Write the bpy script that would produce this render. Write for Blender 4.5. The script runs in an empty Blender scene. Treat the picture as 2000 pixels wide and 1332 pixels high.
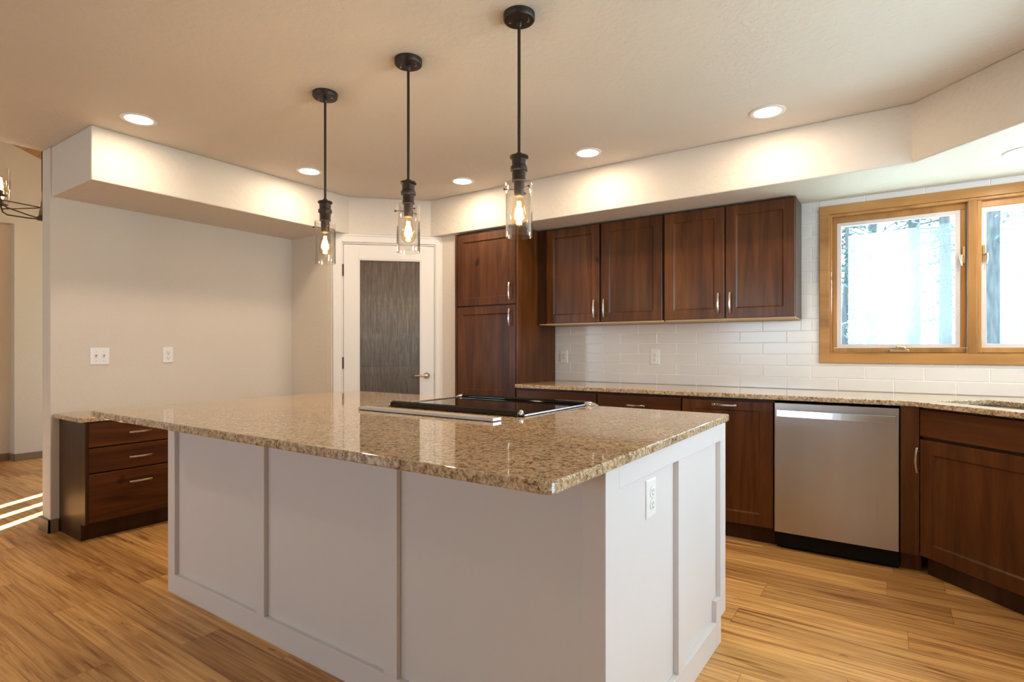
import bpy, bmesh, math, random
from mathutils import Vector, Matrix, Euler
random.seed(7)
R = math.radians
PI = math.pi
sc = bpy.context.scene
col = sc.collection

# ------------------------------------------------------------------ camera
cam_d = bpy.data.cameras.new('camera')
cam = bpy.data.objects.new('camera', cam_d)
col.objects.link(cam)
cam.location = (0, 0, 1.18665)
cam.rotation_euler = (R(90), 0, R(34.796))
cam_d.sensor_width = 36.0
cam_d.lens = 1095.15 / 2000 * 36.0
cam_d.shift_x = (1000 - 984.74) / 2000
cam_d.shift_y = (682.26 - 666) / 2000
cam_d.clip_start = 0.02
cam_d.clip_end = 300
sc.camera = cam

# ------------------------------------------------------------------ colour management
sc.view_settings.view_transform = 'Standard'
sc.view_settings.look = 'None'
sc.view_settings.gamma = 1.0
sc.view_settings.use_curve_mapping = False
sc.view_settings.exposure = 0.60
sc.cycles.max_bounces = 10
sc.cycles.diffuse_bounces = 5
sc.cycles.glossy_bounces = 5
sc.cycles.transmission_bounces = 8
sc.cycles.transparent_max_bounces = 16
sc.cycles.sample_clamp_indirect = 6.0
sc.cycles.caustics_reflective = False
sc.cycles.caustics_refractive = False

# ------------------------------------------------------------------ sky, sun
world = bpy.data.worlds.new('sky')
sc.world = world
world.use_nodes = True
wb = world.node_tree.nodes['Background']
wb.inputs['Color'].default_value = (0.68, 0.86, 1.0, 1)
wb.inputs['Strength'].default_value = 8.0
SUN = Vector((0.20, -0.42, -0.885)).normalized()
sun_d = bpy.data.lights.new('sun', 'SUN')
sun_d.energy = 30
sun_d.angle = R(0.3)
sun_d.color = (1.0, 0.97, 0.92)
sun = bpy.data.objects.new('sun', sun_d)
col.objects.link(sun)
sun.location = (0, 8, 14)
sun.rotation_euler = SUN.to_track_quat('-Z', 'Y').to_euler()


def portal(name, loc, sx, sy, direction):
    """sky portal in a window opening: guides the sky's own light, adds none"""
    d = bpy.data.lights.new(name, 'AREA')
    d.shape = 'RECTANGLE'
    d.size, d.size_y = sx, sy
    d.cycles.is_portal = True
    o = bpy.data.objects.new(name, d)
    col.objects.link(o)
    o.location = loc
    o.rotation_euler = Vector(direction).to_track_quat('-Z', 'Z').to_euler()


portal('sky_portal', (0.38, 4.47, 1.615), 1.46, .93, (0, -1, 0))
portal('sky_portal', (1.57, 3.1, 1.615), 1.6, .93, (-1, 0, 0))
portal('sky_portal', (1.57, 1.62, 1.15), .64, 2.1, (-1, 0, 0))
portal('sky_portal', (-6.85, -4.17, 1.3), 1.3, 1.4, (0, 1, 0))
portal('sky_portal', (-2.1, -4.17, 1.525), 1.7, 1.05, (0, 1, 0))
portal('sky_portal', (-6.15, 4.47, 1.0), 1.3, 1.6, (0, -1, 0))

WARM = (1.0, 0.79, 0.57)
DOWN_W = 3.9
PEND_W = 5.8

# ------------------------------------------------------------------ node helpers


class NT:
    def __init__(self, name):
        self.m = bpy.data.materials.new(name)
        self.m.use_nodes = True
        self.t = self.m.node_tree
        self.b = self.t.nodes['Principled BSDF']
        self.out = self.t.nodes['Material Output']

    def n(self, typ, **kw):
        nd = self.t.nodes.new(typ)
        for k, v in kw.items():
            setattr(nd, k, v)
        return nd

    def l(self, a, b):
        self.t.links.new(a, b)

    def set(self, **kw):
        for k, v in kw.items():
            self.b.inputs[k.replace('_', ' ')].default_value = v

    def coord(self, scale=(1, 1, 1), rand=False, kind='Object'):
        tc = self.n('ShaderNodeTexCoord')
        mp = self.n('ShaderNodeMapping')
        mp.inputs['Scale'].default_value = scale
        self.l(tc.outputs[kind], mp.inputs['Vector'])
        if rand:
            oi = self.n('ShaderNodeObjectInfo')
            mu = self.n('ShaderNodeMath', operation='MULTIPLY')
            mu.inputs[1].default_value = 37.0
            self.l(oi.outputs['Random'], mu.inputs[0])
            cb = self.n('ShaderNodeCombineXYZ')
            for i in range(3):
                self.l(mu.outputs[0], cb.inputs[i])
            self.l(cb.outputs[0], mp.inputs['Location'])
        return mp.outputs[0]

    def noise(self, vec, scale=5, detail=4, rough=.55, dist=0.0):
        nd = self.n('ShaderNodeTexNoise')
        nd.inputs['Scale'].default_value = scale
        nd.inputs['Detail'].default_value = detail
        nd.inputs['Roughness'].default_value = rough
        nd.inputs['Distortion'].default_value = dist
        self.l(vec, nd.inputs['Vector'])
        return nd.outputs['Fac']

    def ramp(self, fac, stops, interp='LINEAR'):
        nd = self.n('ShaderNodeValToRGB')
        cr = nd.color_ramp
        cr.interpolation = interp
        while len(cr.elements) < len(stops):
            cr.elements.new(.5)
        for e, (p, c) in zip(cr.elements, stops):
            e.position = p
            e.color = (*c, 1) if len(c) == 3 else c
        self.l(fac, nd.inputs['Fac'])
        return nd.outputs['Color']

    def mix(self, fac, a, b, mode='MIX'):
        nd = self.n('ShaderNodeMix', data_type='RGBA', blend_type=mode)
        for s, v in ((nd.inputs[0], fac), (nd.inputs[6], a), (nd.inputs[7], b)):
            if isinstance(v, bpy.types.NodeSocket):
                self.l(v, s)
            elif isinstance(v, (int, float)):
                s.default_value = v
            else:
                s.default_value = (*v, 1)
        return nd.outputs[2]

    def math(self, op, a, b=None):
        nd = self.n('ShaderNodeMath', operation=op)
        for s, v in ((nd.inputs[0], a), (nd.inputs[1], b)):
            if v is None:
                continue
            if isinstance(v, bpy.types.NodeSocket):
                self.l(v, s)
            else:
                s.default_value = v
        return nd.outputs[0]

    def bump(self, h, strength=.2, dist=.01):
        nd = self.n('ShaderNodeBump')
        nd.inputs['Strength'].default_value = strength
        nd.inputs['Distance'].default_value = dist
        self.l(h, nd.inputs['Height'])
        self.l(nd.outputs[0], self.b.inputs['Normal'])

    def base(self, c):
        if isinstance(c, bpy.types.NodeSocket):
            self.l(c, self.b.inputs['Base Color'])
        else:
            self.b.inputs['Base Color'].default_value = (*c, 1)


M = {}


def plain(name, c, rough=.5, metal=0., spec=.5, bump=None):
    t = NT(name)
    t.base(c)
    t.set(Roughness=rough, Metallic=metal)
    t.b.inputs['Specular IOR Level'].default_value = spec
    v = t.coord()
    n = t.noise(v, 9, 3)
    t.l(t.ramp(n, [(0, (max(rough - .05, 0),) * 3), (1, (rough + .05,) * 3)]), t.b.inputs['Roughness'])
    if bump:
        t.bump(t.noise(v, bump[0], 3), bump[1], .004)
    M[name] = t.m
    return t


def paint(name, c, scale=55, st=.22):
    t = NT(name)
    v = t.coord()
    big = t.noise(v, 1.3, 2)
    t.base(t.mix(big, tuple(x * .97 for x in c), tuple(min(x * 1.03, 1) for x in c)))
    t.set(Roughness=.62)
    t.b.inputs['Specular IOR Level'].default_value = .25
    a = t.noise(v, scale, 3, .5)
    b = t.ramp(a, [(.42, (0, 0, 0)), (.62, (1, 1, 1))])
    t.bump(b, st, .004)
    M[name] = t.m


paint('wall_paint', (.69, .62, .525), 48, .16)
paint('ceiling_paint', (.69, .625, .54), 34, .30)
plain('trim_white', (.80, .765, .71), .32, spec=.45)
plain('island_white', (.71, .665, .645), .36, spec=.4)
plain('plate_white', (.82, .80, .76), .3)
plain('slot_dark', (.03, .028, .025), .5)
plain('bronze', (.040, .028, .021), .42, .5)
plain('nickel', (.72, .66, .58), .22, 1.)
plain('chrome', (.80, .84, .88), .12, 1.)
plain('black_plastic', (.005, .005, .005), .5, spec=.15)
plain('gap_dark', (.010, .007, .005), .6)
plain('base_taupe', (.23, .155, .10), .45)
plain('brass_old', (.62, .42, .22), .3, .9)
plain('vinyl_white', (.66, .60, .57), .35)
plain('maple_raw', (.62, .44, .25), .5)
plain('rail_steel', (.42, .47, .53), .2, 1.)
plain('dull_steel', (.42, .37, .32), .5, 1.)
plain('handle_steel', (.78, .76, .75), .20, 1.)
plain('sink_steel', (.45, .45, .44), .25, 1.)
plain('shelf_white', (.85, .84, .82), .4)
plain('plain_grey', (.45, .43, .41), .8)


def wood(name, dark, mid, light, vertical=True, rough=.3, knots=True, grain=1.0):
    t = NT(name)
    s = (7, 7, .55) if vertical else (.55, 7, 7)
    v = t.coord(s, rand=True)
    g = t.noise(v, 1.6 * grain, 6, .6, 1.2)
    v2 = t.coord((1.2, 1.2, .5) if vertical else (.5, 1.2, 1.2), rand=True)
    blot = t.noise(v2, 2.2, 3, .6, .6)
    c1 = t.ramp(g, [(.25, dark), (.5, mid), (.78, light)])
    c2 = t.ramp(blot, [(.3, (.55, .52, .5)), (.62, (1.0, 1.0, 1.0)), (.8, (1.35, 1.25, 1.15))])
    c = t.mix(.8, c1, c2, 'MULTIPLY')
    if knots:
        v3 = t.coord((1.6, 1.6, 1.1) if vertical else (1.1, 1.6, 1.6), rand=True)
        vo = t.n('ShaderNodeTexVoronoi')
        vo.inputs['Scale'].default_value = 1.7
        nz = t.n('ShaderNodeTexNoise')
        nz.inputs['Scale'].default_value = 4
        t.l(v3, nz.inputs['Vector'])
        vm = t.n('ShaderNodeVectorMath', operation='MULTIPLY_ADD')
        t.l(nz.outputs['Color'], vm.inputs[0])
        vm.inputs[1].default_value = (.18, .18, .18)
        t.l(v3, vm.inputs[2])
        t.l(vm.outputs[0], vo.inputs['Vector'])
        k = t.ramp(vo.outputs['Distance'], [(.03, (.22, .17, .15)), (.075, (1, 1, 1))])
        c = t.mix(1.0, c, k, 'MULTIPLY')
    t.base(c)
    t.set(Roughness=rough)
    t.b.inputs['Coat Weight'].default_value = .10
    t.b.inputs['Coat Roughness'].default_value = .2
    t.b.inputs['Specular IOR Level'].default_value = .22
    fine = t.noise(t.coord((160, 160, 5) if vertical else (5, 160, 160)), 1.0, 2)
    t.bump(fine, .06, .002)
    M[name] = t.m


DK = ((.044, .0128, .0034), (.108, .0340, .0078), (.172, .063, .0165))
wood('walnut_vertical', *DK, True)
wood('walnut_horizontal', *DK, False)
wood('walnut_plain', (.026, .0088, .0032), (.050, .0185, .0066), (.075, .030, .0115), True, .35, False)
wood('honey_oak', (.34, .155, .045), (.47, .235, .075), (.58, .31, .115), True, .35, False, .8)
wood('honey_oak_horizontal', (.34, .155, .045), (.47, .235, .075), (.58, .31, .115), False, .35, False, .8)
wood('pine_boards', (.30, .13, .04), (.45, .22, .08), (.55, .30, .12), False, .5, True)


def floor_mat():
    t = NT('plank_floor')
    tc = t.n('ShaderNodeTexCoord')
    sp = t.n('ShaderNodeSeparateXYZ')
    t.l(tc.outputs['Object'], sp.inputs[0])
    x, y = sp.outputs[0], sp.outputs[1]
    W, L = .182, 1.22
    row = t.math('FLOOR', t.math('DIVIDE', y, W))
    wn = t.n('ShaderNodeTexWhiteNoise', noise_dimensions='1D')
    t.l(row, wn.inputs['W'])
    xs = t.math('ADD', t.math('DIVIDE', x, L), wn.outputs['Value'])
    colm = t.math('FLOOR', xs)
    cb = t.n('ShaderNodeCombineXYZ')
    t.l(row, cb.inputs[0])
    t.l(colm, cb.inputs[1])
    wn2 = t.n('ShaderNodeTexWhiteNoise', noise_dimensions='2D')
    t.l(cb.outputs[0], wn2.inputs['Vector'])
    pid = wn2.outputs['Value']
    # grain, shifted per plank
    cb2 = t.n('ShaderNodeCombineXYZ')
    t.l(t.math('MULTIPLY', x, .9), cb2.inputs[0])
    t.l(t.math('MULTIPLY', y, 22.0), cb2.inputs[1])
    t.l(t.math('MULTIPLY', pid, 91.0), cb2.inputs[2])
    g1 = t.noise(cb2.outputs[0], 1.5, 7, .62, 1.3)
    g2 = t.noise(cb2.outputs[0], .75, 3, .5, 2.2)
    cb3 = t.n('ShaderNodeCombineXYZ')
    t.l(t.math('MULTIPLY', x, 1.7), cb3.inputs[0])
    t.l(t.math('MULTIPLY', y, 7.0), cb3.inputs[1])
    t.l(t.math('MULTIPLY', pid, 57.0), cb3.inputs[2])
    g3 = t.noise(cb3.outputs[0], 1.6, 4, .6, .8)
    c = t.ramp(g1, [(.24, (.30, .135, .040)), (.42, (.53, .270, .085)), (.58, (.70, .395, .140)), (.76, (.80, .49, .20))])
    s2 = t.ramp(g2, [(.36, (.56, .44, .36)), (.47, (1, 1, 1))])
    c = t.mix(.85, c, s2, 'MULTIPLY')
    s3 = t.ramp(g3, [(.27, (.30, .21, .16)), (.345, (1, 1, 1))])
    c = t.mix(.9, c, s3, 'MULTIPLY')
    tone = t.ramp(pid, [(0, (.74, .68, .62)), (.5, (1.0, .99, .98)), (1, (1.2, 1.2, 1.18))])
    c = t.mix(1.0, c, tone, 'MULTIPLY')
    # joints
    fy = t.math('FRACT', t.math('DIVIDE', y, W))
    fx = t.math('FRACT', xs)
    ey = t.math('MINIMUM', fy, t.math('SUBTRACT', 1.0, fy))
    ex = t.math('MULTIPLY', t.math('MINIMUM', fx, t.math('SUBTRACT', 1.0, fx)), L / W)
    e = t.math('MINIMUM', ex, ey)
    j = t.ramp(e, [(.003, (.62, .55, .50)), (.010, (1, 1, 1))])
    c = t.mix(1.0, c, j, 'MULTIPLY')
    t.base(c)
    t.l(t.ramp(g1, [(.2, (.46,) * 3), (.8, (.34,) * 3)]), t.b.inputs['Roughness'])
    t.b.inputs['Specular IOR Level'].default_value = .4
    t.bump(j, .25, .002)
    M['plank_floor'] = t.m


floor_mat()


def granite():
    t = NT('granite')
    v = t.coord()
    n1 = t.noise(v, 88, 5, .68, .5)
    n2 = t.noise(v, 55, 4, .6, .9)
    n3 = t.noise(v, 210, 3, .6)
    n4 = t.noise(v, 9, 3, .6, .5)
    c = t.ramp(n1, [(.33, (.22, .13, .07)), (.45, (.45, .31, .18)), (.56, (.65, .495, .325)), (.72, (.77, .64, .48))])
    br = t.ramp(n2, [(.34, (.34, .22, .13)), (.47, (1, 1, 1))])
    c = t.mix(.85, c, br, 'MULTIPLY')
    n5 = t.noise(v, 125, 3, .7, 1.2)
    msk = t.math('MULTIPLY', t.ramp(n5, [(.565, (0, 0, 0)), (.615, (1, 1, 1))]),
                 t.ramp(n4, [(.42, (0, 0, 0)), (.60, (1, 1, 1))]))
    c = t.mix(msk, c, (.030, .020, .015))
    sp = t.ramp(n3, [(.30, (.25, .17, .11)), (.40, (1, 1, 1))])
    c = t.mix(.75, c, sp, 'MULTIPLY')
    t.base(c)
    t.set(Roughness=.045)
    t.b.inputs['Specular IOR Level'].default_value = .62
    M['granite'] = t.m


granite()


def tile():
    t = NT('glazed_tile')
    v = t.coord()
    n = t.noise(v, 4, 3)
    t.base(t.mix(n, (.70, .665, .625), (.79, .755, .715)))
    t.set(Roughness=.17)
    t.bump(t.noise(v, 14, 2), .05, .004)
    M['glazed_tile'] = t.m
    plain('grout', (.90, .88, .84), .7)


tile()


def steel():
    t = NT('brushed_steel')
    v = t.coord((420, 420, 2.0))
    n = t.noise(v, 1, 2)
    v2 = t.coord((5, 5, .5))
    n2 = t.noise(v2, 1, 2)
    t.base(t.mix(n2, (.40, .375, .36), (.54, .515, .50)))
    t.set(Metallic=1.0)
    t.l(t.ramp(n, [(.2, (.26,) * 3), (.8, (.36,) * 3)]), t.b.inputs['Roughness'])
    t.b.inputs['Anisotropic'].default_value = .65
    t.b.inputs['Anisotropic Rotation'].default_value = .25
    t.bump(n, .025, .001)
    M['brushed_steel'] = t.m


steel()


def black_glass():
    t = NT('black_glass')
    v = t.coord()
    t.base(t.mix(t.noise(v, 30, 2), (.004, .004, .004), (.007, .006, .006)))
    t.set(Roughness=.03)
    M['black_glass'] = t.m
    t = NT('black_enamel')
    v = t.coord()
    t.base(t.mix(t.noise(v, 30, 2), (.006, .005, .005), (.010, .008, .007)))
    t.set(Roughness=.05)
    M['black_enamel'] = t.m


black_glass()


def thin_glass(name, tint=(1, 1, 1), edge=.75, base=.045, power=3.0):
    t = NT(name)
    t.t.nodes.remove(t.b)
    lw = t.n('ShaderNodeLayerWeight')
    lw.inputs['Blend'].default_value = .5
    p = t.math('POWER', lw.outputs['Facing'], power)
    f = t.math('ADD', t.math('MULTIPLY', p, edge), base)
    tr = t.n('ShaderNodeBsdfTransparent')
    tr.inputs['Color'].default_value = (*tint, 1)
    gl = t.n('ShaderNodeBsdfGlossy')
    gl.inputs['Roughness'].default_value = .02
    mx = t.n('ShaderNodeMixShader')
    t.l(f, mx.inputs[0])
    t.l(tr.outputs[0], mx.inputs[1])
    t.l(gl.outputs[0], mx.inputs[2])
    t.l(mx.outputs[0], t.out.inputs['Surface'])
    M[name] = t.m


thin_glass('lamp_glass', (.98, .97, .95), .95, .045, 2.4)
thin_glass('bulb_glass', (1.0, .90, .72), .5, .05)
thin_glass('window_glass', (.94, .98, 1.0), .6, .03, 4.0)


def painted_glare():  # translucent sheet that paints the light haze and glare on the window panes
    t = NT('painted_haze')
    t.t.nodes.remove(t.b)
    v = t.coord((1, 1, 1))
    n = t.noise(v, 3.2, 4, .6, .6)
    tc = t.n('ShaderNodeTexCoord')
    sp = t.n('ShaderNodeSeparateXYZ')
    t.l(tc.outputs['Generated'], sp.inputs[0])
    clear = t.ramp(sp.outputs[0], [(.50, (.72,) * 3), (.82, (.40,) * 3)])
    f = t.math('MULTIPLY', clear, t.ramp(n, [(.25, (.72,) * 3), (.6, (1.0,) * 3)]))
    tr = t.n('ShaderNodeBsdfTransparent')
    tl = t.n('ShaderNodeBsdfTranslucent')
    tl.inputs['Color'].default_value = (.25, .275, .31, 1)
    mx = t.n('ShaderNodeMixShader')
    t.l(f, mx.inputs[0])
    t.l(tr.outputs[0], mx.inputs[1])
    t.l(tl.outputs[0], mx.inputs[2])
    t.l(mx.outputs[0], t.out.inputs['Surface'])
    M['painted_haze'] = t.m


painted_glare()


def rain_glass():
    t = NT('rain_glass')
    v = t.coord((70, 70, 6))
    n = t.noise(v, 1.0, 4, .65, .9)
    bp = t.n('ShaderNodeBump')
    bp.inputs['Strength'].default_value = 1.0
    bp.inputs['Distance'].default_value = .006
    t.l(n, bp.inputs['Height'])
    t.base(t.ramp(n, [(.35, (.16, .105, .065)), (.52, (.36, .26, .17)), (.68, (.62, .50, .38))]))
    t.set(Roughness=.14, IOR=1.25)
    t.b.inputs['Transmission Weight'].default_value = .72
    t.l(bp.outputs[0], t.b.inputs['Normal'])
    gl = t.n('ShaderNodeBsdfGlossy')
    gl.inputs['Roughness'].default_value = .22
    gl.inputs['Color'].default_value = (.85, .74, .62, 1)
    t.l(bp.outputs[0], gl.inputs['Normal'])
    tr = t.n('ShaderNodeBsdfTransparent')
    tr.inputs['Color'].default_value = (.50, .42, .34, 1)
    m1 = t.n('ShaderNodeMixShader')
    m1.inputs[0].default_value = .30
    t.l(t.b.outputs[0], m1.inputs[1])
    t.l(tr.outputs[0], m1.inputs[2])
    m2 = t.n('ShaderNodeMixShader')
    m2.inputs[0].default_value = .07
    t.l(m1.outputs[0], m2.inputs[1])
    t.l(gl.outputs[0], m2.inputs[2])
    t.l(m2.outputs[0], t.out.inputs['Surface'])
    M['rain_glass'] = t.m


rain_glass()


def emit(name, c, s):
    t = NT(name)
    t.base((.8, .8, .8))
    t.b.inputs['Emission Color'].default_value = (*c, 1)
    t.b.inputs['Emission Strength'].default_value = s
    M[name] = t.m


emit('lens_glow', (1.0, .92, .80), 9.0)
emit('filament', (1.0, .70, .36), 30.0)


def outdoor():
    t = NT('grass_ground')
    v = t.coord()
    n = t.noise(v, .6, 5, .6)
    t.base(t.ramp(n, [(.3, (.30, .41, .36)), (.5, (.45, .55, .50)), (.7, (.60, .68, .64))]))
    t.set(Roughness=.9)
    M['grass_ground'] = t.m
    t = NT('bark')
    v = t.coord((6, 6, 1.2), rand=True)
    n = t.noise(v, 2.5, 5, .65)
    t.base(t.ramp(n, [(.3, (.020, .026, .032)), (.7, (.075, .078, .080))]))
    t.set(Roughness=.95)
    M['bark'] = t.m
    t = NT('needles')
    v = t.coord((1, 1, 1), rand=True)
    n = t.noise(v, 1.4, 3)
    t.base(t.ramp(n, [(.3, (.015, .042, .045)), (.7, (.055, .105, .10))]))
    t.set(Roughness=.7)
    M['needles'] = t.m


outdoor()

# ------------------------------------------------------------------ mesh builder


class MB:
    def __init__(s):
        s.v, s.f, s.sm = [], [], []

    def add(s, vs, fs, smooth=False):
        b = len(s.v)
        s.v += [tuple(p) for p in vs]
        s.f += [tuple(i + b for i in f) for f in fs]
        s.sm += [smooth] * len(fs)
        return s

    def box(s, x0, x1, y0, y1, z0, z1):
        vs = [(x, y, z) for z in (z0, z1) for y in (y0, y1) for x in (x0, x1)]
        return s.add(vs, [(0, 2, 3, 1), (4, 5, 7, 6), (0, 1, 5, 4), (2, 6, 7, 3), (0, 4, 6, 2), (1, 3, 7, 5)])

    def prism(s, pts, z0, z1, shift=(0, 0)):
        n = len(pts)
        a = sum(pts[i][0] * pts[(i + 1) % n][1] - pts[(i + 1) % n][0] * pts[i][1] for i in range(n))
        if a < 0:
            pts = pts[::-1]
        vs = [(x, y, z0) for x, y in pts] + [(x + shift[0], y + shift[1], z1) for x, y in pts]
        fs = [tuple(range(n))[::-1], tuple(range(n, 2 * n))]
        fs += [(i, (i + 1) % n, n + (i + 1) % n, n + i) for i in range(n)]
        return s.add(vs, fs)

    def xprism(s, pts, x0, x1):
        """profile in (y, z), extruded along x"""
        n = len(pts)
        a = sum(pts[i][0] * pts[(i + 1) % n][1] - pts[(i + 1) % n][0] * pts[i][1] for i in range(n))
        if a < 0:
            pts = pts[::-1]
        vs = [(x0, y, z) for y, z in pts] + [(x1, y, z) for y, z in pts]
        fs = [tuple(range(n))[::-1], tuple(range(n, 2 * n))]
        fs += [(i, (i + 1) % n, n + (i + 1) % n, n + i) for i in range(n)]
        return s.add(vs, fs)

    def tube(s, pts, r, n=10, caps=True, smooth=True):
        pts = [Vector(p) for p in pts]
        rr = r if isinstance(r, (list, tuple)) else [r] * len(pts)
        up = None
        vs, fs = [], []
        for i, p in enumerate(pts):
            d = (pts[min(i + 1, len(pts) - 1)] - pts[max(i - 1, 0)]).normalized()
            if up is None:
                up = Vector((0, 0, 1)) if abs(d.z) < .9 else Vector((1, 0, 0))
            side = d.cross(up).normalized()
            up = side.cross(d).normalized()
            for k in range(n):
                a = 2 * PI * k / n
                vs.append(p + (side * math.cos(a) + up * math.sin(a)) * rr[i])
        for i in range(len(pts) - 1):
            for k in range(n):
                k2 = (k + 1) % n
                fs.append((i * n + k, i * n + k2, (i + 1) * n + k2, (i + 1) * n + k))
        s.add(vs, fs, smooth)
        if caps:
            s.add(vs[:n], [tuple(range(n))])
            s.add(vs[-n:], [tuple(range(n))[::-1]])
        return s

    def lathe(s, prof, c=(0, 0, 0), n=28, axis='Z', smooth=True):
        """prof: (radius, height) pairs"""
        vs, fs = [], []
        for r, h in prof:
            for k in range(n):
                a = 2 * PI * k / n
                x, y = r * math.cos(a), r * math.sin(a)
                if axis == 'Z':
                    p = (x, y, h)
                elif axis == 'X':
                    p = (h, x, y)
                else:
                    p = (x, h, y)
                vs.append((p[0] + c[0], p[1] + c[1], p[2] + c[2]))
        for i in range(len(prof) - 1):
            for k in range(n):
                k2 = (k + 1) % n
                fs.append((i * n + k, i * n + k2, (i + 1) * n + k2, (i + 1) * n + k))
        s.add(vs, fs, smooth)
        if prof[0][0] > 1e-4:
            s.add(vs[:n], [tuple(range(n))[::-1]])
        if prof[-1][0] > 1e-4:
            s.add(vs[-n:], [tuple(range(n))])
        return s

    def build(s, name, mat, parent=None, world=False, bevel=0, seg=2, recalc=True, sharp=40):
        off = Vector((0, 0, 0))
        if parent is not None and world:
            p = parent
            while p is not None:
                off += p.location
                p = p.parent
        me = bpy.data.meshes.new(name)
        me.from_pydata([Vector(v) - off for v in s.v], [], s.f)
        me.polygons.foreach_set('use_smooth', s.sm)
        if recalc:
            bm = bmesh.new()
            bm.from_mesh(me)
            bmesh.ops.remove_doubles(bm, verts=bm.verts, dist=1e-6)
            bmesh.ops.recalc_face_normals(bm, faces=bm.faces)
            bm.to_mesh(me)
            bm.free()
        if any(s.sm):
            me.set_sharp_from_angle(angle=R(sharp))
        me.materials.append(M[mat] if isinstance(mat, str) else mat)
        o = bpy.data.objects.new(name, me)
        col.objects.link(o)
        if parent is not None:
            o.parent = parent
        if bevel:
            b = o.modifiers.new('edge', 'BEVEL')
            b.width = bevel
            b.segments = seg
            b.limit_method = 'ANGLE'
            b.angle_limit = R(35)
        return o


def tag(o, label=None, cat=None, group=None, kind=None):
    for k, v in (('label', label), ('category', cat), ('group', group), ('kind', kind)):
        if v:
            o[k] = v
    return o


def thing(name, loc, label, cat, rz=0, group=None, kind=None):
    o = bpy.data.objects.new(name, None)
    o.empty_display_size = .1
    col.objects.link(o)
    o.location = loc
    o.rotation_euler = (0, 0, rz)
    return tag(o, label, cat, group, kind)


def struct(name, mb, mat, bevel=0, parent=None, world=False):
    o = mb.build(name, mat, parent, world, bevel)
    if parent is None:
        o['kind'] = 'structure'
    return o


def copy_tree(o, parent=None):
    c = o.copy()
    col.objects.link(c)
    c.parent = parent
    for ch in list(o.children):
        copy_tree(ch, c)
    return c


def wall_with_hole(axis, c0, c1, a0, a1, z0, z1, holes):
    """wall slab normal to AXIS between c0..c1; along a0..a1; rectangular holes (a0,a1,z0,z1), left to right, not overlapping in a"""
    mb = MB()

    def bx(p, q, u, v):
        if q - p < 1e-4 or v - u < 1e-4:
            return
        if axis == 'Y':
            mb.box(p, q, c0, c1, u, v)
        else:
            mb.box(c0, c1, p, q, u, v)
    cur = a0
    for (h0, h1, g0, g1) in sorted(holes):
        bx(cur, h0, z0, z1)
        bx(h0, h1, z0, g0)
        bx(h0, h1, g1, z1)
        cur = h1
    bx(cur, a1, z0, z1)
    return mb


CT, CB = .914, .886
HC, HS = 2.498, 2.178

# ------------------------------------------------------------------ the room shell
struct('floor', MB().box(-8.2, 1.55, -4.15, 4.45, -.08, 0), 'plank_floor')
struct('ceiling', MB().box(-4.63, 1.55, -4.15, 4.45, HC, HC + .12), 'ceiling_paint')
struct('wall_back', wall_with_hole('Y', 4.302, 4.45, -4.485, 1.40, 0, HC, [(-.351, 1.111, 1.152, 2.077)]), 'wall_paint')
struct('wall_right', wall_with_hole('X', 1.40, 1.55, -4.15, 4.45, 0, HC, [(1.30, 1.94, .1, 2.2), (2.3, 3.9, 1.152, 2.077)]), 'wall_paint')
struct('wall_front', wall_with_hole('Y', -4.15, -4.0, -7.66, 1.40, 0, HC, [(-7.5, -6.2, .6, 2.0), (-2.95, -1.25, 1.0, 2.05)]), 'wall_paint')
struct('wall_left', MB().box(-4.63, -4.485, 1.303, 4.45, 0, HC), 'wall_paint', .006)
wp = MB().box(-4.485, -3.93, 3.076, 3.176, 0, HS)
struct('wall_pantry', wp, 'wall_paint')
# hall
struct('wall_hall', wall_with_hole('X', -7.80, -7.66, -4.15, 4.45, 0, 4.3, [(.95, 1.92, 0, 2.52)]), 'wall_paint')
struct('wall_alcove', MB().box(-7.87, -7.80, .8, 2.1, 0, 2.7), 'wall_paint')
struct('wall_gable', MB().box(-4.63, -4.53, -4.15, 4.45, HC + .12, 4.45).box(-7.66, -4.63, -4.15, -4.0, HC, 3.2), 'wall_paint')
struct('wall_hall_end', wall_with_hole('Y', 4.40, 4.45, -7.66, -4.63, 0, 2.6, [(-6.8, -5.5, .2, 1.8)]), 'wall_paint')

# left-hand and right-hand dropped soffit over the cabinets
sof = [(-4.63, 1.312), (-3.846, 1.312), (-3.846, 3.197), (-3.353, 3.69), (.082, 3.69), (.80, 2.972), (.80, 2.1), (1.40, 2.1), (1.40, 4.302), (-4.63, 4.302)]
struct('soffit_ceiling', MB().prism(sof, HS, HC), 'ceiling_paint', .006)

# vaulted wood ceiling of the hall, with three unseen slits added to shape the sun stripes
def roofz(y):
    return 4.057 - .37 * y


def up(p):
    """project a floor point towards the sun onto the near roof slope"""
    t = (4.057 - .37 * p[1]) / (-SUN.z - .37 * SUN.y)
    return (p[0] - SUN.x * t, p[1] - SUN.y * t)


stripes = [((-5.528, 1.301), (-5.724, 1.62)), ((-5.191, 1.222), (-5.381, 1.523)), ((-4.864, 1.145), (-5.075, 1.441))]
holes = []
for a, b in stripes:
    a, b = Vector(a), Vector(b)
    d = (b - a).normalized()
    n = Vector((-d.y, d.x)) * .036
    a2, b2 = a - d * .5, b + d * .75
    holes.append([up(p) for p in (a2 + n, b2 + n, b2 - n, a2 - n)])
bm = bmesh.new()


def loop(pts):
    vs = [bm.verts.new((p[0], p[1], roofz(p[1]))) for p in pts]
    return [bm.edges.new((vs[i], vs[(i + 1) % len(vs)])) for i in range(len(vs))]


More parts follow.
